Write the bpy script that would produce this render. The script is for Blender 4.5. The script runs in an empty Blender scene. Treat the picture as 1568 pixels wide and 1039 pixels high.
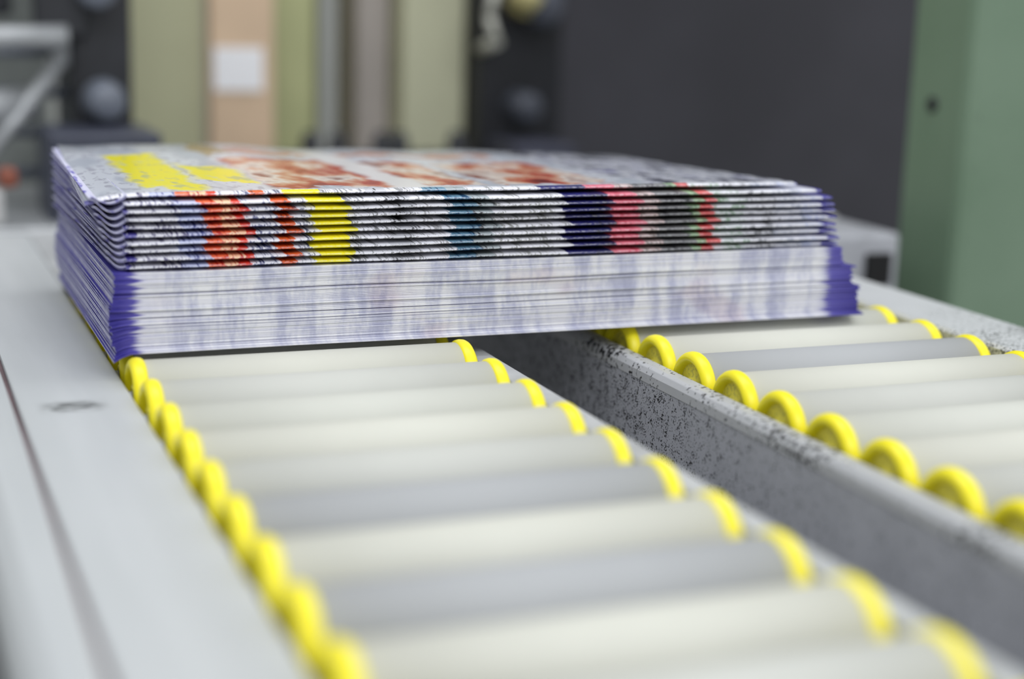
import bpy, math, random
from mathutils import Vector, Matrix, noise
random.seed(11)
Z0=0.86           # roller-top height above the floor
S=bpy.context.scene
def lin(c):
    return tuple(((v/255)/12.92 if v/255<=0.04045 else ((v/255+0.055)/1.055)**2.4) for v in c)+(1,)
def link(o,parent=None):
    S.collection.objects.link(o)
    if parent: o.parent=parent
    return o
def empty(name):
    e=bpy.data.objects.new(name,None); e.empty_display_size=0.05; return link(e)
def mesh(name,verts,faces,mat,parent=None,smooth=False,uvs=None,bevel=0,seg=2):
    me=bpy.data.meshes.new(name); me.from_pydata([(v[0],v[1],v[2]+Z0) for v in verts],[],faces); me.update()
    if uvs is not None:
        ul=me.uv_layers.new(name='UVMap')
        for l in me.loops: ul.data[l.index].uv=uvs[l.vertex_index]
    if smooth:
        for p in me.polygons: p.use_smooth=True
    for m in (mat if isinstance(mat,list) else [mat]): me.materials.append(m)
    o=bpy.data.objects.new(name,me); link(o,parent)
    if bevel:
        b=o.modifiers.new('bevel','BEVEL'); b.width=bevel; b.segments=seg; b.limit_method='ANGLE'
    return o
def boxg(x0,x1,y0,y1,z0,z1):
    v=[(x0,y0,z0),(x1,y0,z0),(x1,y1,z0),(x0,y1,z0),(x0,y0,z1),(x1,y0,z1),(x1,y1,z1),(x0,y1,z1)]
    f=[(0,3,2,1),(4,5,6,7),(0,1,5,4),(1,2,6,5),(2,3,7,6),(3,0,4,7)]
    return v,f
def box(name,x0,x1,y0,y1,z0,z1,mat,parent=None,bevel=0.0015,seg=2):
    v,f=boxg(x0,x1,y0,y1,z0,z1); return mesh(name,v,f,mat,parent,bevel=bevel,seg=seg)
def extr(name,prof,y0,y1,mat,parent=None,bevel=0,ny=1,smooth=False):
    "closed XZ profile extruded along Y"
    n=len(prof); v=[];f=[]
    for j in range(ny+1):
        y=y0+(y1-y0)*j/ny
        v+=[(p[0],y,p[1]) for p in prof]
    for j in range(ny):
        for i in range(n):
            a=j*n+i;b=j*n+(i+1)%n
            f.append((a,b,b+n,a+n))
    f.append(tuple(reversed(range(n)))); f.append(tuple(range(ny*n,ny*n+n)))
    return mesh(name,v,f,mat,parent,bevel=bevel,smooth=smooth)
def lathe(prof,axis,origin,seg=40,flip=False):
    "prof list of (t along axis, r)"
    v=[];f=[];n=len(prof)
    for i in range(seg):
        a=2*math.pi*i/seg
        for t,r in prof:
            c,s=r*math.cos(a),r*math.sin(a)
            if axis=='x': p=(t,c,s)
            elif axis=='y': p=(s,t,c)
            else: p=(c,s,t)
            v.append((origin[0]+p[0],origin[1]+p[1],origin[2]+p[2]))
    for i in range(seg):
        for k in range(n-1):
            a=i*n+k;b=((i+1)%seg)*n+k
            q=(a,b,b+1,a+1)
            f.append(tuple(reversed(q)) if flip else q)
    return v,f
def join(parts):
    V=[];F=[]
    for v,f in parts:
        o=len(V); V+=v; F+=[tuple(i+o for i in q) for q in f]
    return V,F
def tube(p0,p1,r,seg=20):
    p0=Vector(p0);p1=Vector(p1);d=(p1-p0).normalized()
    a=d.orthogonal().normalized();b=d.cross(a)
    v=[];f=[]
    for p in (p0,p1):
        for i in range(seg):
            t=2*math.pi*i/seg; v.append(tuple(p+a*r*math.cos(t)+b*r*math.sin(t)))
    for i in range(seg): f.append((i,(i+1)%seg,seg+(i+1)%seg,seg+i))
    f.append(tuple(reversed(range(seg))));f.append(tuple(range(seg,2*seg)))
    return v,f
# ------------------------------------------------ materials
class NT:
    def __init__(s,name,rough=0.5,metal=0,spec=0.5):
        s.m=bpy.data.materials.new(name); s.m.use_nodes=True; s.t=s.m.node_tree; s.N=s.t.nodes; s.L=s.t.links
        s.b=s.N['Principled BSDF']; s.b.inputs['Roughness'].default_value=rough; s.b.inputs['Metallic'].default_value=metal
        s.b.inputs['Specular IOR Level'].default_value=spec
    def n(s,t,**k):
        x=s.N.new(t)
        for a,b in k.items(): setattr(x,a,b)
        return x
    def put(s,inp,v):
        if isinstance(v,bpy.types.NodeSocket): s.L.new(v,inp)
        else: inp.default_value=v
    def math(s,op,a,b=0.0,c=0.0,clamp=False):
        x=s.n('ShaderNodeMath',operation=op,use_clamp=clamp); s.put(x.inputs[0],a); s.put(x.inputs[1],b); s.put(x.inputs[2],c); return x.outputs[0]
    def mix(s,f,a,b,mode='MIX'):
        x=s.n('ShaderNodeMix',data_type='RGBA',blend_type=mode); s.put(x.inputs[0],f); s.put(x.inputs[6],a); s.put(x.inputs[7],b); return x.outputs[2]
    def coord(s,which='Object'):
        return s.n('ShaderNodeTexCoord').outputs[which]
    def mapping(s,v,sc=(1,1,1),loc=(0,0,0),rot=(0,0,0)):
        x=s.n('ShaderNodeMapping'); s.L.new(v,x.inputs[0]); x.inputs['Scale'].default_value=sc; x.inputs['Location'].default_value=loc; x.inputs['Rotation'].default_value=rot; return x.outputs[0]
    def noise(s,v,scale=5,det=3,rough=0.5,col=False):
        x=s.n('ShaderNodeTexNoise'); s.L.new(v,x.inputs['Vector']); x.inputs['Scale'].default_value=scale; x.inputs['Detail'].default_value=det; x.inputs['Roughness'].default_value=rough
        return x.outputs['Color' if col else 'Fac']
    def ramp(s,f,stops,interp='LINEAR'):
        x=s.n('ShaderNodeValToRGB'); cr=x.color_ramp; cr.interpolation=interp
        while len(cr.elements)<len(stops): cr.elements.new(0.5)
        for e,(p,c) in zip(cr.elements,stops): e.position=p
        for e,(p,c) in zip(cr.elements,stops): e.position=p; e.color=c
        s.L.new(f,x.inputs[0]); return x.outputs[0]
    def step(s,f,a,b):
        x=s.n('ShaderNodeMapRange',interpolation_type='SMOOTHSTEP'); s.L.new(f,x.inputs[0]); x.inputs[1].default_value=a; x.inputs[2].default_value=b; return x.outputs[0]
    def bump(s,hgt,st=0.2,d=0.001):
        x=s.n('ShaderNodeBump'); x.inputs['Strength'].default_value=st; x.inputs['Distance'].default_value=d; s.L.new(hgt,x.inputs['Height']); s.L.new(x.outputs[0],s.b.inputs['Normal'])
    def color(s,v): s.put(s.b.inputs['Base Color'],v)
def simple(name,c,rough=0.5,metal=0,var=0.12,scale=30,spec=0.5,bump=0.1):
    m=NT(name,rough,metal,spec); co=m.coord(); nz=m.noise(co,scale,5,0.6)
    a=lin(c); d=tuple(v*(1-var*2) for v in a[:3])+(1,)
    m.color(m.mix(m.step(nz,0.35,0.65),d,a)); m.bump(nz,bump,0.0006); return m.m
def dirty_metal(name,c,dirt,amount=0.62,scale=60,rough=0.45,metal=0.0,fine=700):
    m=NT(name,rough,metal); co=m.coord()
    big=m.noise(co,scale*0.25,3); sm=m.noise(co,fine,2,0.6)
    f=m.math('ADD',m.math('MULTIPLY',big,0.6),m.math('MULTIPLY',sm,0.5))
    mask=m.step(f,amount,amount+0.05)
    base=m.mix(m.noise(co,scale,4),tuple(v*0.85 for v in lin(c)[:3])+(1,),lin(c))
    m.color(m.mix(mask,base,lin(dirt))); m.bump(sm,0.08,0.0004); return m.m
def rectmask(m,X,Y,x0,x1,y0,y1,s=0.0015):
    def band(c,a,b):
        return m.math('MULTIPLY',m.step(c,a-s,a+s),m.math('SUBTRACT',1.0,m.step(c,b-s,b+s)))
    return m.math('MULTIPLY',band(X,x0,x1),band(Y,y0,y1))
def railmat():
    m=NT('aluminium_rail_paint',0.42); co=m.coord(); sep=m.n('ShaderNodeSeparateXYZ'); m.L.new(co,sep.inputs[0])
    base=m.mix(m.noise(m.mapping(co,(60,6,60)),1,4),lin((176,180,182)),lin((200,203,205)))
    st=m.math('MULTIPLY',rectmask(m,sep.outputs[0],sep.outputs[1],0.052,0.072,0.566,0.578,0.004),m.step(m.noise(m.mapping(co,(160,300,1)),1,4),0.35,0.6))
    m.color(m.mix(m.math('MULTIPLY',st,0.85),base,lin((66,68,64)))); return m.m
M_rail=railmat()
M_rail2=dirty_metal('far_rail_paint',(206,208,210),(90,92,92),0.66,40,0.45)
M_railin=simple('rail_grey',(190,192,194),0.45)
M_beamlip=dirty_metal('worn_beam_lip',(186,188,192),(22,22,24),0.60,60,0.45,0,450)
def webmat():
    m=NT('speckled_beam_web',0.5); co=m.coord(); sep=m.n('ShaderNodeSeparateXYZ'); m.L.new(co,sep.inputs[0])
    fine=m.noise(co,1100,2,0.6); mid=m.noise(co,260,3)
    far=m.step(sep.outputs[1],0.40,0.60)
    f=m.math('ADD',m.math('ADD',m.math('MULTIPLY',fine,0.75),m.math('MULTIPLY',mid,0.4)),m.math('MULTIPLY',far,0.075))
    c=m.mix(m.noise(co,40,3),lin((154,156,164)),lin((190,192,200)))
    m.color(m.mix(m.step(f,0.68,0.73),c,lin((12,12,14)))); return m.m
M_beamweb=webmat()
M_panel=dirty_metal('worn_side_panel',(96,98,104),(30,30,34),0.58,50,0.4)
M_dark=simple('dark_machine_paint',(40,42,48),0.45,0,0.2)
M_dark2=simple('charcoal_panel',(70,69,77),0.6,0,0.16,2.5)
M_black=simple('black_void',(12,12,14),0.8)
M_steel=simple('brushed_steel',(180,183,186),0.35,0.3)
M_knob=simple('grey_knob_plastic',(112,118,130),0.4)
M_seam=simple('reddish_seam',(120,100,104),0.7)
M_roll=[simple('roller_plastic_%d'%i,c,0.75,0,0.03,8,0.2,0.02) for i,c in enumerate([(208,208,198),(197,198,192),(174,176,178),(202,203,195)])]
def capmat():
    m=NT('yellow_cap_plastic',0.35); co=m.coord(); nz=m.noise(co,90,3)
    m.color(m.mix(nz,lin((248,232,16)),lin((255,244,50))))
    return m.m
M_cap=capmat()
def hubmat():
    m=NT('yellow_cap_hub',0.5); co=m.coord(); nz=m.noise(co,700,3)
    m.color(m.mix(m.step(nz,0.45,0.65),lin((238,226,80)),lin((204,196,84))))
    return m.m
M_hub=hubmat()
# ------------------------------------------------ conveyors
def conveyor(xa,xb,pitch,yc,n,par,tints,ax=-0.0155):
    RR=0.0145
    caps=[];hubs=[];rolls=[[],[],[],[]];axl=[]
    for k in range(n):
        y=yc+pitch*k
        rolls[tints(k)].append(lathe([(0.0045,0.004),(0.0045,RR),(xb-xa-0.0045,RR),(xb-xa-0.0045,0.004)],'x',(xa,y,ax),48,True))
        ring=[(0.0022,0.0106),(0.0006,0.0112),(-0.0004,0.0122),(-0.0006,0.0134),(0.0002,0.0148),(0.0014,0.0155),(0.003,0.0157),(0.0044,0.0154),(0.0052,0.0148),(0.0055,0.014)]
        hub=[(0.0022,0.0108),(0.0018,0.009),(0.0018,0.0052),(0.0006,0.0048),(0.0004,0.0034),(0.0012,0.003),(0.0012,0.0001)]
        L=xb-xa
        caps.append(lathe(ring,'x',(xa,y,ax),48,True))
        caps.append(lathe([(L-t,r) for t,r in ring],'x',(xa,y,ax),48,False))
        hubs.append(lathe(hub,'x',(xa,y,ax),32,False)); hubs.append(lathe([(L-t,r) for t,r in hub],'x',(xa,y,ax),32,True))
        axl.append(tube((xa-0.0035,y,ax),(xa+0.004,y,ax),0.0026,12)); axl.append(tube((xb-0.004,y,ax),(xb+0.0035,y,ax),0.0026,12))
    for i,r in enumerate(rolls):
        if r: mesh('rollers_%d'%i,*join(r),M_roll[i],par,True)
    mesh('end_caps',*join(caps),M_cap,par,True)
    mesh('cap_hubs',*join(hubs),M_hub,par,True)
    mesh('roller_axles',*join(axl),M_steel,par,True)
YS,YE=-0.12,1.0
c1=empty('roller_conveyor')
conveyor(0.0868,0.2262,0.036,0.601-0.036*20,26,c1,lambda k:[0,1,3,0,1,2,0,2,0,1,0,3][(20-k)%12])
extr('rail_top',[(0.0432,-0.0098),(0.0845,-0.0098),(0.0845,-0.040),(0.082,-0.040),(0.082,-0.0128),(0.0432,-0.0128)],YS,YE,M_rail,c1,bevel=0.0008)
extr('rail_seam',[(0.0410,-0.0125),(0.0434,-0.0125),(0.0434,-0.020),(0.0410,-0.020)],YS,YE,M_seam,c1)
extr('rail_outer_lip',[(0.0410,-0.0100),(0.0410,-0.07),(0.0375,-0.07),(0.0375,-0.0135),(0.031,-0.0150),(0.027,-0.0190),(0.0255,-0.026),(0.0225,-0.026),(0.0225,-0.024),(0.025,-0.0155),(0.030,-0.0110),(0.036,-0.0096)],YS,YE,M_rail,c1)
extr('outer_side_panel',[(0.0228,-0.0262),(0.0252,-0.0262),(0.0252,-0.09),(0.0228,-0.09)],YS,YE,M_panel,c1)
extr('inner_rail',[(0.2298,-0.0085),(0.2395,-0.0085),(0.2395,-0.034),(0.2370,-0.034),(0.2370,-0.0110),(0.2323,-0.0110),(0.2323,-0.034),(0.2298,-0.034)],YS,YE,M_railin,c1,bevel=0.0008)
box('end_bed_plate',0.0845,0.2298,0.815,YE,-0.012,-0.009,M_railin,c1,0.0005)
for k,y in enumerate((0.0,0.45,0.92)):
    box('cross_member_%d'%k,0.0265,0.2375,y-0.015,y+0.015,-0.060,-0.036,M_dark,c1)
for k,(x,y) in enumerate(((0.06,-0.08),(0.21,-0.08),(0.06,0.92),(0.21,0.92))):
    box('leg_%d'%k,x-0.015,x+0.015,y-0.015,y+0.015,-Z0,-0.036,M_dark,c1)
c2=empty('roller_conveyor')
conveyor(0.3065,0.4500,0.034,0.589-0.034*19,33,c2,lambda k:[0,2,0,1,3,0,1,2,0,1,3][(19-k)%11])
extr('side_beam_web',[(0.2955,-0.0145),(0.2985,-0.0145),(0.2985,-0.095),(0.2955,-0.095)],YS,YE,M_beamweb,c2)
extr('side_beam_lip',[(0.2952,-0.0160),(0.2955,-0.0122),(0.2970,-0.0100),(0.2990,-0.0094),(0.3040,-0.0094),(0.3040,-0.0112),(0.2990,-0.0115),(0.2990,-0.0160)],YS,YE,M_beamlip,c2,bevel=0.0003)
extr('side_beam_foot',[(0.2720,-0.095),(0.2985,-0.095),(0.2985,-0.098),(0.2720,-0.098)],YS,YE,M_dark,c2)
extr('far_rail',[(0.4535,-0.004),(0.4550,-0.0025),(0.4920,-0.0025),(0.4940,-0.005),(0.4940,-0.07),(0.4910,-0.07),(0.4910,-0.0055),(0.4565,-0.0055),(0.4565,-0.035),(0.4535,-0.035)],YS,YE-0.02,M_rail2,c2)
for k,y in enumerate((0.0,0.45,0.92)):
    box('cross_member_%d'%k,0.2985,0.4910,y-0.015,y+0.015,-0.066,-0.036,M_dark,c2)
for k,(x,y) in enumerate(((0.32,-0.08),(0.472,-0.08),(0.32,0.92),(0.472,0.92))):
    box('leg_%d'%k,x-0.015,x+0.015,y-0.015,y+0.015,-Z0,-0.036,M_dark,c2)
# ------------------------------------------------ magazines
WH=lin((236,236,244)); LG=lin((205,206,214)); BK=lin((18,18,24)); NV=lin((28,28,84)); PU=lin((52,44,140)); RD=lin((190,30,30)); YE_=lin((244,230,30))
def spine_mat():
    m=NT('printed_magazine_spine',0.32); uv=m.coord('UV')
    sep=m.n('ShaderNodeSeparateXYZ'); m.L.new(uv,sep.inputs[0]); u=sep.outputs[0]; v=sep.outputs[1]
    wob=m.math('MULTIPLY',m.math('SUBTRACT',m.noise(m.mapping(uv,(30,2.3,1)),1,3),0.5),0.02)
    wm=m.n('ShaderNodeTexWhiteNoise',noise_dimensions='1D'); m.L.new(m.math('FLOOR',v),wm.inputs['W'])
    uu=m.math('ADD',m.math('ADD',u,wob),m.math('MULTIPLY',m.math('SUBTRACT',wm.outputs[0],0.5),0.014))
    A=[(0,PU),(0.010,lin((96,92,130))),(0.073,lin((50,60,140))),(0.105,RD),(0.156,lin((50,60,120))),(0.193,lin((120,36,26))),(0.212,lin((84,88,120))),(0.238,YE_),(0.282,lin((128,130,134))),(0.336,lin((26,26,32))),(0.371,lin((150,150,154))),(0.415,lin((20,66,104))),(0.452,lin((24,28,34))),(0.478,lin((140,142,140))),(0.58,NV),(0.62,lin((16,16,44))),(0.647,lin((196,70,92))),(0.69,lin((110,96,90))),(0.716,lin((52,52,56))),(0.766,lin((74,100,70))),(0.785,RD),(0.802,lin((110,150,110))),(0.848,lin((80,84,90))),(0.90,lin((150,158,178))),(0.943,lin((190,198,228))),(0.975,PU)]
    B=[(0,lin((90,84,170))),(0.01,WH),(0.073,lin((200,206,236))),(0.105,lin((244,120,80))),(0.125,lin((250,210,170))),(0.142,lin((230,70,50))),(0.156,WH),(0.193,lin((226,96,40))),(0.212,WH),(0.238,lin((252,242,50))),(0.282,WH),(0.336,LG),(0.371,WH),(0.415,lin((110,150,175))),(0.452,lin((170,180,185))),(0.478,WH),(0.58,lin((44,44,116))),(0.62,lin((50,50,106))),(0.647,lin((232,130,150))),(0.69,lin((210,190,190))),(0.716,lin((130,130,132))),(0.766,lin((160,190,150))),(0.785,lin((230,110,110))),(0.802,WH),(0.90,WH),(0.975,lin((90,84,180)))]
    ca=m.ramp(uu,A,'CONSTANT'); cb=m.ramp(uu,B,'CONSTANT')
    txt=m.noise(m.mapping(uv,(300,1.6,1)),1,2,0.6)
    cl=m.noise(m.mapping(uv,(50,0.5,1),(7,0,0)),1,2)
    fr=m.math('FRACT',v)
    low=m.math('SUBTRACT',1.0,m.step(fr,0.35,0.75))
    msk=m.step(m.math('ADD',m.math('ADD',txt,m.math('MULTIPLY',cl,0.5)),m.math('MULTIPLY',low,-0.10)),0.60,0.74)
    c=m.mix(msk,ca,cb)
    nose=m.math('SUBTRACT',1.0,m.math('MULTIPLY',m.math('ABSOLUTE',m.math('SUBTRACT',fr,0.66)),6.0),clamp=True)
    sc=m.math('MULTIPLY',nose,m.step(m.noise(m.mapping(uv,(200,8,1)),1,3),0.40,0.6))
    c=m.mix(m.math('MULTIPLY',sc,0.5),c,lin((228,228,236)))  # whitens the fold nose: highlight line painted into the colour, with worn specks
    m.color(c); return m.m
M_spine=spine_mat()
def leaf_mat():
    m=NT('magazine_leaf_edges',0.6); uv=m.coord('UV')
    sep=m.n('ShaderNodeSeparateXYZ'); m.L.new(uv,sep.inputs[0]); u=sep.outputs[0]; v=sep.outputs[1]
    wob=m.math('MULTIPLY',m.math('SUBTRACT',m.noise(m.mapping(uv,(2,0.35,1)),1,2),0.5),0.05)
    uu=m.math('ADD',u,wob)
    ink=m.noise(m.mapping(uv,(34,0.012,1)),1,3,0.6)
    ink2=m.noise(m.mapping(uv,(150,0.14,1)),1,3,0.6)
    ink3=m.noise(m.mapping(uv,(9,0.02,1)),1,2,0.5)
    f=m.math('ADD',m.math('ADD',m.math('MULTIPLY',ink,0.6),m.math('MULTIPLY',ink2,0.2)),m.math('MULTIPLY',ink3,0.25))
    c=m.ramp(f,[(0.38,lin((198,200,220))),(0.46,lin((214,216,232))),(0.52,lin((236,237,244))),(0.58,lin((252,252,253)))])
    pink=m.step(m.noise(m.mapping(uv,(7,0.02,1),(3,0,0)),1,2),0.56,0.66)
    c=m.mix(m.math('MULTIPLY',pink,0.5),c,lin((232,216,222)),'MULTIPLY')
    edge=m.ramp(uu,[(0.0,lin((62,54,156))),(0.017,lin((100,92,186))),(0.025,lin((240,240,248))),(0.07,lin((246,246,250))),(0.94,lin((225,225,238))),(0.95,lin((110,104,190))),(1,lin((70,60,156)))])
    fe=m.ramp(uu,[(0.0,(1,1,1,1)),(0.03,(1,1,1,1)),(0.045,(.5,.5,.5,1)),(0.085,(0,0,0,1)),(0.93,(0,0,0,1)),(0.945,(1,1,1,1))])
    c=m.mix(fe,c,edge)
    wn=m.n('ShaderNodeTexWhiteNoise',noise_dimensions='1D'); m.L.new(m.math('FLOOR',v),wn.inputs['W'])
    c=m.mix(m.math('MULTIPLY',wn.outputs[0],0.4),c,lin((184,183,208)),'MULTIPLY')
    ln=m.math('ABSOLUTE',m.math('SUBTRACT',m.math('FRACT',m.math('MULTIPLY',v,3.0)),0.5))
    c=m.mix(m.math('MULTIPLY',m.step(ln,0.3,0.5),0.3),c,lin((130,128,164)),'MULTIPLY')
    m.color(c); return m.m
M_leaf=leaf_mat()
def side_mat():
    m=NT('magazine_trimmed_side',0.6); co=m.coord()
    st=m.noise(m.mapping(co,(60,4,2600)),1,3,0.7)
    pt=m.noise(m.mapping(co,(200,120,200)),1,3)
    c=m.ramp(m.math('ADD',m.math('MULTIPLY',st,0.8),m.math('MULTIPLY',pt,0.25)),[(0.36,lin((74,66,150))),(0.45,lin((150,147,198))),(0.54,lin((222,222,238)))])
    m.color(c); return m.m
M_side=side_mat()
def flare_mat():
    m=NT('curled_leaf_paper',0.5); co=m.coord(); uv=m.coord('UV')
    sep=m.n('ShaderNodeSeparateXYZ'); m.L.new(uv,sep.inputs[0])
    c=m.mix(sep.outputs[1],lin((70,60,160)),lin((216,216,238)))
    c=m.mix(m.step(m.noise(m.mapping(co,(300,60,300)),1,3),0.5,0.7),c,lin((110,104,186)))
    m.color(c); return m.m
M_flare=flare_mat()
def cover_mat():
    m=NT('printed_magazine_cover',0.22); co=m.coord()
    sep=m.n('ShaderNodeSeparateXYZ'); m.L.new(co,sep.inputs[0]); X=sep.outputs[0]; Y=sep.outputs[1]
    dn=m.noise(m.mapping(co,(40,40,1)),1,3,0.6,col=True); ds=m.n('ShaderNodeSeparateXYZ'); m.L.new(dn,ds.inputs[0])
    Xd=m.math('ADD',X,m.math('MULTIPLY',m.math('SUBTRACT',ds.outputs[0],0.5),0.016)); Yd=m.math('ADD',Y,m.math('MULTIPLY',m.math('SUBTRACT',ds.outputs[1],0.5),0.07))
    t=m.noise(m.mapping(co,(260,110,1)),1,2)
    c=m.mix(m.step(t,0.52,0.62),lin((208,212,222)),lin((176,178,190)))
    c=m.mix(m.step(m.noise(m.mapping(co,(60,14,1)),1,2),0.48,0.58),c,lin((184,190,202)))
    yel=m.ramp(m.noise(m.mapping(co,(110,45,1)),1,2),[(0.36,lin((196,198,120))),(0.44,YE_),(0.62,lin((238,230,50))),(0.72,lin((200,204,170)))])
    photo=m.ramp(m.noise(m.mapping(co,(42,20,1)),1,3,0.6),[(0.30,lin((104,40,40))),(0.40,lin((180,70,56))),(0.48,lin((206,152,126))),(0.56,lin((226,216,208))),(0.68,lin((130,60,50)))])
    dark=m.ramp(m.noise(m.mapping(co,(90,40,1)),1,4,0.6),[(0.36,lin((60,60,74))),(0.46,lin((150,152,166))),(0.54,lin((214,216,224))),(0.66,lin((100,100,150)))])
    R=[(0.098,0.122,0.632,0.76,yel),(0.126,0.147,0.65,0.715,yel),(0.150,0.207,0.628,0.75,photo),(0.215,0.242,0.630,0.74,photo),(0.249,0.305,0.628,0.735,photo),(0.318,0.45,0.60,0.83,dark),(0.145,0.160,0.76,0.80,lin((170,150,110))),(0.16,0.30,0.765,0.785,lin((190,140,120))),(0.20,0.216,0.62,0.80,lin((224,222,224)))]
    for x0,x1,y0,y1,col in R:
        c=m.mix(rectmask(m,Xd,Yd,x0,x1,y0,y1,0.003),c,col)
    c=m.mix(rectmask(m,X,Y,0.05,0.45,0.60,0.6225,0.0008),c,lin((214,215,224)))
    line=m.math('MULTIPLY',rectmask(m,X,Y,0.05,0.45,0.606,0.6215,0.0008),m.step(m.noise(m.mapping(co,(900,200,1)),1,2),0.48,0.56))
    c=m.mix(line,c,lin((60,60,90)))
    m.color(c); return m.m
M_cover=cover_mat()
st=empty('magazine_stack')
YF,YB=0.611,0.805
def sag(x,y,z):
    "stack slumps a little towards its back right corner"
    u=max(0,(x-0.12)/0.29); v=max(0,min(1,(y-YF)/(YB-YF)))
    return -(0.0095*v*u**1.2)*(z/0.062)
def wav(x,k,amp=0.0003): return amp*noise.noise(Vector((x*22,k*0.37,0)))
NM=10; zb=0.0318; pt=0.00308
V=[];F=[];UV=[];FM=[]
for k in range(NM):
    t=0.00262; z0=zb+k*pt
    xl=0.0880+random.uniform(-0.0006,0.0008); xr=0.4130-0.0075*(k/NM)**1.5+random.uniform(-0.0014,0.0012)
    yo=random.uniform(-0.0013,0.0013)+0.0004*k
    uo=0.086
    if k==NM-1: xl=0.0735; xr=0.392; yo+=0.0015; uo=0.0735
    if k==NM-2: xr=0.403; uo=0.083
    prof=[(YB,0.06),(YF+0.02,0.10),(YF+0.010,0.16),(YF+0.005,0.22),(YF+0.0020,0.32),(YF+0.0006,0.44),(YF,0.58),(YF+0.0004,0.72),(YF+0.0016,0.85),(YF+0.0045,0.93),(YF+0.010,0.98),(YF+0.03,1.0),(0.70,1.04),(0.76,1.04),(YB,1.0)]
    nx=44; base=len(V); n=len(prof)
    for i in range(nx+1):
        x=xl+(xr-xl)*(i/nx)**1.15
        for pi,(yy,zz) in enumerate(prof):
            y=yy+yo+0.0014*noise.noise(Vector((x*9,k*1.3,2)))
            z=z0+zz*t+wav(x,k,0.0005)
            xx=x
            if k==NM-1 and x<0.094:
                q=(0.094-x)/0.0205
                z-=0.0030*q*q*max(0,1-(yy-YF)/0.2); xx=x+0.010*q*max(0,(yy-YF)/0.19)
            if k==NM-1 and pi>=12:      # back edge of the top cover lifts and ripples
                z+=0.0022*max(0,(yy-0.69)/0.11)*(0.35+noise.noise(Vector((x*26,1.7,0))))
            z+=sag(x,y,z)
            V.append((xx,y,z)); UV.append(((x-uo)/0.326,k+min(zz,1)*0.99))
    for i in range(nx):
        for j in range(n-1):
            a=base+i*n+j
            F.append((a,a+n,a+n+1,a+1)); FM.append(1 if (k==NM-1 and j>=9) else 0)
        a=base+i*n; F.append((a,a+n-1,a+2*n-1,a+n)); FM.append(0)
    F.append(tuple(base+j for j in range(n))); FM.append(2)
    F.append(tuple(base+nx*n+j for j in reversed(range(n)))); FM.append(2)
o=mesh('spine_magazines',V,F,[M_spine,M_cover,M_side],st,True,UV)
for p,mi in zip(o.data.polygons,FM):
    p.material_index=mi
    if mi==2: p.use_smooth=False
# curled leaves at the left end of the folded magazines
V=[];F=[];UV=[]
NQ=4
for k in range(NM):
    z0=zb+k*pt; g=k/(NM-1)
    for q in range(NQ):
        Ln=(0.0068+0.0067*g**1.2)*(1-0.05*q)+random.uniform(0,0.0006)
        b=0.0012+0.0030*g; a_=0.0034-0.0022*g
        if k==NM-1: b=0.0030; a_=-0.0012
        ns=16; base=len(V)
        for i in range(ns+1):
            s=i/ns
            z1=z0+0.0022-0.00055*q+a_*s*s-b*math.sin(min(1,s*1.15)*math.pi)*(1-0.10*q)
            for (yy) in (YF+0.0035+0.0008*q,YF+0.012,0.66,0.74,YB-0.002):
                fb=(yy-YF)/0.19
                x=0.0890-(Ln*(1-fb)+(0.0068+0.0012*math.sin(k*1.7+q))*fb+0.001)*s
                z=z1*(1-0.7*fb)+0.7*fb*(z0+0.0018-0.0005*q)
                for dz in (0,0.00026):
                    V.append((x,yy+0.0012*s,z+dz)); UV.append((s,[0.95,0.2,0.9,0.5][q]))
        r=10
        for i in range(ns):
            for j in range(4):
                a=base+i*r+j*2
                F.append((a,a+2,a+2+r,a+r)); F.append((a+1,a+1+r,a+3+r,a+3))
            F.append((base+i*r,base+i*r+r,base+i*r+r+1,base+i*r+1))
        a=base+ns*r
        for j in range(4): F.append((a+j*2,a+j*2+2,a+j*2+3,a+j*2+1))
mesh('flared_leaves',V,F,M_flare,st,False,UV)
# lower bundles: cut leaf edges forward
V=[];F=[];UV=[];FM=[]
NS=52; ps=0.0316/NS
for k in range(NS):
    fz=k/NS
    grp=0 if k<22 else (1 if k<38 else 2)
    xr=[0.4262,0.4228,0.4165][grp]-0.002*((k%18)/18)+random.uniform(-0.0008,0.0008)
    xl=0.0842-0.0035*math.sin(min(1,fz*1.3)*math.pi)*0.6+random.uniform(-0.0006,0.0006)
    yo=random.uniform(-0.0004,0.0004)+[0,0.0010,0.0005][grp]+(-0.0007 if k%9==0 else 0)
    z0=0.0003+k*ps; nx=36; base=len(V)
    xl-=0.0012
    if k<2: xl=0.0815+0.0005*k; yo-=0.003-0.001*k
    for i in range(nx+1):
        x=xl+(xr-xl)*(i/nx)**1.6
        dz=0.0004*noise.noise(Vector((x*14,fz*3,5)))*min(1,fz*4)
        dy=0.0010*noise.noise(Vector((x*10,fz*6,9)))
        if x<0.0885: dz-=0.0024*((0.0885-x)/0.006)**1.5*max(0,1-k/26)
        gap=0.86 if k not in (21,37) else 0.3
        for (yy,zz) in ((YB,0),(0.70,0),(YF,0),(YF,gap),(0.70,gap),(YB,gap)):
            z=z0+zz*ps+dz; y=yy+yo+dy; z+=sag(x,y,z)*1.0 if z>0.002 else 0
            V.append((x,y,z)); UV.append(((x-0.084)/0.342,k+0.02+0.96*(1 if zz else 0)))
    n=6
    for i in range(nx):
        for j in range(n):
            a=base+i*n+j;b=base+i*n+(j+1)%n
            F.append((a,a+n,b+n,b)); FM.append(0)
    F.append(tuple(base+j for j in range(n))); FM.append(1)
    F.append(tuple(base+nx*n+j for j in reversed(range(n)))); FM.append(1)
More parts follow.
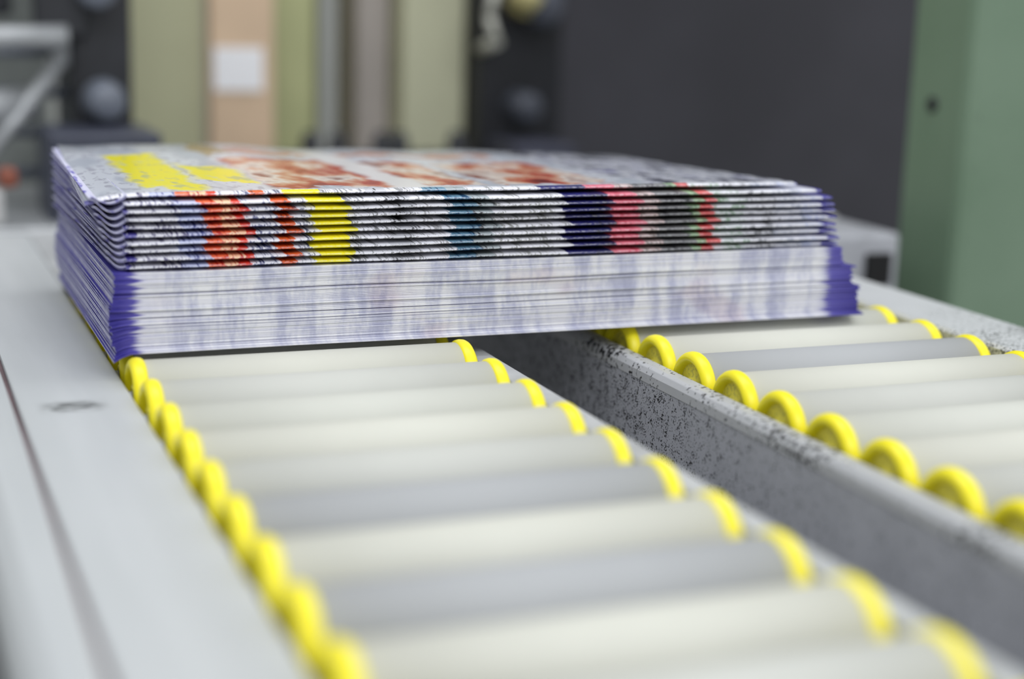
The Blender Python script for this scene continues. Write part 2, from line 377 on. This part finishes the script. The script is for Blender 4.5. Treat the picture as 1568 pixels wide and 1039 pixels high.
o=mesh('leaf_edge_bundles',V,F,[M_leaf,M_side],st,False,UV)
for p,mi in zip(o.data.polygons,FM): p.material_index=mi
# ------------------------------------------------ background machinery
def posts(name,x0,x1,y0,y1,c,z1=1.2,rough=0.6):
    e=empty(name); m=simple(name+'_paint',c,rough,0,0.08,6)
    box('column',x0,x1,y0,y1,-Z0,z1,m,e,0.004,3)
    box('foot_plate',x0-0.015,x1+0.015,y0-0.015,y1+0.015,-Z0,-Z0+0.012,M_dark,e)
    return e
posts('machine_column',0.190,0.2535,1.30,1.42,(190,190,156))
posts('machine_column',0.311,0.357,1.34,1.46,(196,200,150))
posts('machine_column',0.359,0.389,1.44,1.50,(150,148,122))
posts('machine_column',0.391,0.4215,1.33,1.40,(180,172,166))
posts('machine_column',0.4235,0.481,1.30,1.42,(208,208,178))
e=empty('cardboard_upright'); mc=simple('cardboard',(226,198,168),0.8,0,0.05,12)
box('board',0.2562,0.3085,1.29,1.31,-Z0,1.2,mc,e,0.001)
box('paper_label',0.2585,0.299,1.2885,1.2895,0.060,0.095,simple('white_paper',(252,252,255),0.7,0,0.01),e,0)
e=empty('finishing_machine')
box('side_plate',0.129,0.171,1.14,1.24,-Z0,0.5,M_dark,e,0.003)
box('bearing_block',0.104,0.178,1.06,1.14,-0.02,0.046,simple('slate_block',(62,66,82),0.4),e,0.003)
box('upper_bracket',0.105,0.14,1.13,1.15,0.105,0.20,M_dark,e,0.003)
box('rear_bracket',0.060,0.096,1.20,1.24,0.118,0.30,M_dark,e,0.003)
mesh('adjust_knobs',*join([lathe([(-0.03,0.0001),(-0.03,0.010),(-0.027,0.0125),(-0.008,0.0125),(-0.006,0.015),(0,0.015)],'y',(0.150,1.14,0.062),32,True),lathe([(-0.03,0.0001),(-0.03,0.011),(-0.027,0.013),(0,0.013)],'y',(0.145,1.14,0.138),32,True)]),M_knob,e,True)
mesh('guide_bars',*join([tube((0.060,1.10,0.016),(0.121,1.13,0.090),0.0055),tube((0.03,1.12,0.103),(0.125,1.12,0.106),0.008),tube((0.03,1.09,0.055),(0.10,1.13,0.060),0.012),tube((0.121,1.13,0.086),(0.121,1.13,0.112),0.006)]),M_steel,e,True)
box('rear_plate',-0.25,0.13,1.30,1.32,-Z0,0.6,simple('pale_machine_panel',(150,155,152),0.6),e,0.003)
box('lower_table',-0.1,0.128,1.04,1.28,-0.05,-0.012,M_steel,e,0.003)
box('table_pedestal',-0.08,0.11,1.06,1.26,-Z0,-0.05,M_dark,e,0.003)
box('orange_guard',0.072,0.084,1.05,1.07,0.012,0.024,simple('orange_plastic',(150,84,64),0.5),e,0.003)
box('white_guard',0.060,0.075,1.05,1.07,-0.012,0.010,simple('white_plastic',(215,215,215),0.5),e,0.003)
mesh('drive_rods',*join([tube((0.03,1.16,0.01+0.028*i),(0.13,1.16,0.01+0.028*i),0.004) for i in range(4)]),M_knob,e,True)
e=empty('gripper_machine')
box('side_plate',0.482,0.560,1.27,1.33,-Z0,0.7,simple('near_black_paint',(28,29,36),0.5),e,0.003)
box('bed_block',0.490,0.545,1.20,1.27,-0.02,0.022,simple('slate_bed',(66,68,84),0.5),e,0.003)
mesh('hand_wheel',*join([lathe([(-0.04,0.0001),(-0.04,0.014),(-0.03,0.019),(-0.012,0.019),(-0.01,0.008),(0,0.008)],'y',(0.527,1.27,0.136),32,True),lathe([(-0.03,0.0001),(-0.03,0.010),(-0.026,0.013),(0,0.013)],'y',(0.518,1.27,0.050),32,True)]),simple('dark_knob',(78,82,94),0.45),e,True)
mesh('yellow_lever',*join([tube((0.498,1.23,0.150),(0.515,1.23,0.136),0.010),tube((0.515,1.235,0.136),(0.515,1.27,0.136),0.011)]),simple('aged_yellow',(206,196,140),0.5),e,True)
mesh('white_hose',*join([tube((0.484,1.24,0.15),(0.478,1.24,0.125),0.004),tube((0.478,1.24,0.125),(0.486,1.24,0.105),0.004),tube((0.486,1.24,0.105),(0.484,1.27,0.098),0.005)]),simple('off_white_hose',(200,200,190),0.5),e,True)
e=empty('conveyor_drive_unit')
box('housing',0.30,0.475,1.20,1.27,-0.03,0.012,M_dark,e,0.004)
box('housing_pedestal',0.32,0.46,1.21,1.26,-Z0,-0.03,M_dark,e,0.004)
mesh('drive_knobs',*join([lathe([(0,0.008),(0.012,0.008),(0.014,0.006),(0.018,0.006),(0.020,0.0001)],'z',(x,1.235,0.012),24,True) for x in (0.325,0.348,0.385,0.40,0.45)]),M_dark,e,True)
e=empty('enclosure_panel')
box('sheet',0.562,1.45,1.36,1.38,-Z0,1.3,M_dark2,e,0.002)
box('left_edge_trim',0.562,0.580,1.345,1.36,-Z0,1.3,M_dark,e,0.002)
def greenmat():
    m=NT('green_machine_enamel',0.42); co=m.coord(); nz=m.noise(co,14,4); sp=m.noise(co,300,2)
    c=m.mix(nz,lin((100,125,101)),lin((122,144,122)))
    c=m.mix(m.step(sp,0.70,0.74),c,lin((80,90,80))); m.color(c); m.bump(m.noise(co,200,2),0.1,0.0005); return m.m
e=empty('green_machine_post')
extr0=[(0.620,0.850),(0.620,0.798),(0.622,0.793),(0.627,0.7906),(0.90,0.7906),(0.90,0.850)]
v=[];f=[]
for z in (-Z0,1.2):
    v+=[(x,y,z) for x,y in extr0]
n=6
for i in range(n): f.append((i,(i+1)%n,n+(i+1)%n,n+i))
f.append(tuple(reversed(range(n))));f.append(tuple(range(n,2*n)))
mesh('post_body',v,f,greenmat(),e)
mesh('bolt',*lathe([(-0.0008,0.0001),(-0.0008,0.003),(-0.0015,0.0034),(-0.0015,0.0045),(0.0,0.005)],'x',(0.620,0.826,0.083),24,False),M_dark,e,True)
box('post_foot',0.60,0.92,0.77,0.87,-Z0,-Z0+0.015,M_dark,e)
e=empty('delivery_side_table')
mt=simple('pale_table_metal',(176,178,184),0.45)
box('table_body',0.502,0.585,0.80,1.15,-0.034,0.006,mt,e,0.003)
box('side_slot',0.560,0.578,0.797,0.802,-0.026,-0.006,M_black,e,0.0005)
box('pedestal',0.52,0.575,0.83,1.12,-Z0,-0.034,M_dark,e,0.003)
def papers():
    m=NT('loose_printed_sheets',0.5); co=m.coord(); nz=m.noise(m.mapping(co,(40,18,1)),1,3)
    m.color(m.ramp(nz,[(0.35,lin((90,98,150))),(0.45,lin((200,200,196))),(0.55,lin((176,172,156))),(0.65,lin((214,214,212)))])); return m.m
box('loose_sheets',0.512,0.578,0.86,1.12,0.0061,0.009,papers(),e,0.0008)
# ------------------------------------------------ room
def wallmat(n,c): return simple(n,c,0.8,0,0.05,2)
box('floor',-4,4,-4,5,-Z0-0.1,-Z0,simple('concrete_floor',(150,150,148),0.6,0,0.12,3),None,0)
box('wall_back',-4,4,3.2,3.3,-Z0,2.6,wallmat('hall_wall',(188,190,186)),None,0)
box('wall_left',-4.1,-4,-4,3.3,-Z0,2.6,wallmat('hall_wall_side',(188,190,186)),None,0)
# ------------------------------------------------ camera
h=0.14
yv=Vector((-989,550.5,-2400)).normalized(); uv_=Vector((332,11060,2400)); uv_=(uv_-yv*uv_.dot(yv)).normalized(); xv=yv.cross(uv_)
C2W=Matrix((xv,yv,uv_))
cam=bpy.data.cameras.new('camera'); co=bpy.data.objects.new('camera',cam); link(co)
cam.lens=2400/1568*36; cam.sensor_width=36; cam.clip_start=0.01
Mx=C2W.to_4x4(); Mx.translation=Vector((0,0,h+Z0)); co.matrix_world=Mx; S.camera=co
fw=C2W@Vector((0,0,-1))
cam.dof.use_dof=True; cam.dof.focus_distance=(Vector((0.21,0.606,0.03))-Vector((0,0,h))).dot(fw); cam.dof.aperture_fstop=3.3
# ------------------------------------------------ light
w=bpy.data.worlds.new('world'); S.world=w; w.use_nodes=True
w.node_tree.nodes['Background'].inputs[0].default_value=(0.94,0.97,1,1); w.node_tree.nodes['Background'].inputs[1].default_value=0.83
def area(name,loc,rot,sx,sy,e,c=(1,1,1)):
    l=bpy.data.lights.new(name,'AREA'); l.shape='RECTANGLE'; l.size=sx; l.size_y=sy; l.energy=e; l.color=c
    o=bpy.data.objects.new(name,l); o.location=loc; o.rotation_euler=rot; link(o)
area('front_fill_light',(0.3,0.9,Z0+1.9),(0,0,0),2.4,0.8,20,(0.97,0.98,1))
area('front_fill_light',(0.2,-1.2,Z0+1.7),(math.radians(45),0,0),2.4,0.8,24,(0.97,0.98,1))  # added fill from behind the camera to brighten the upright faces
S.view_settings.view_transform='Standard'
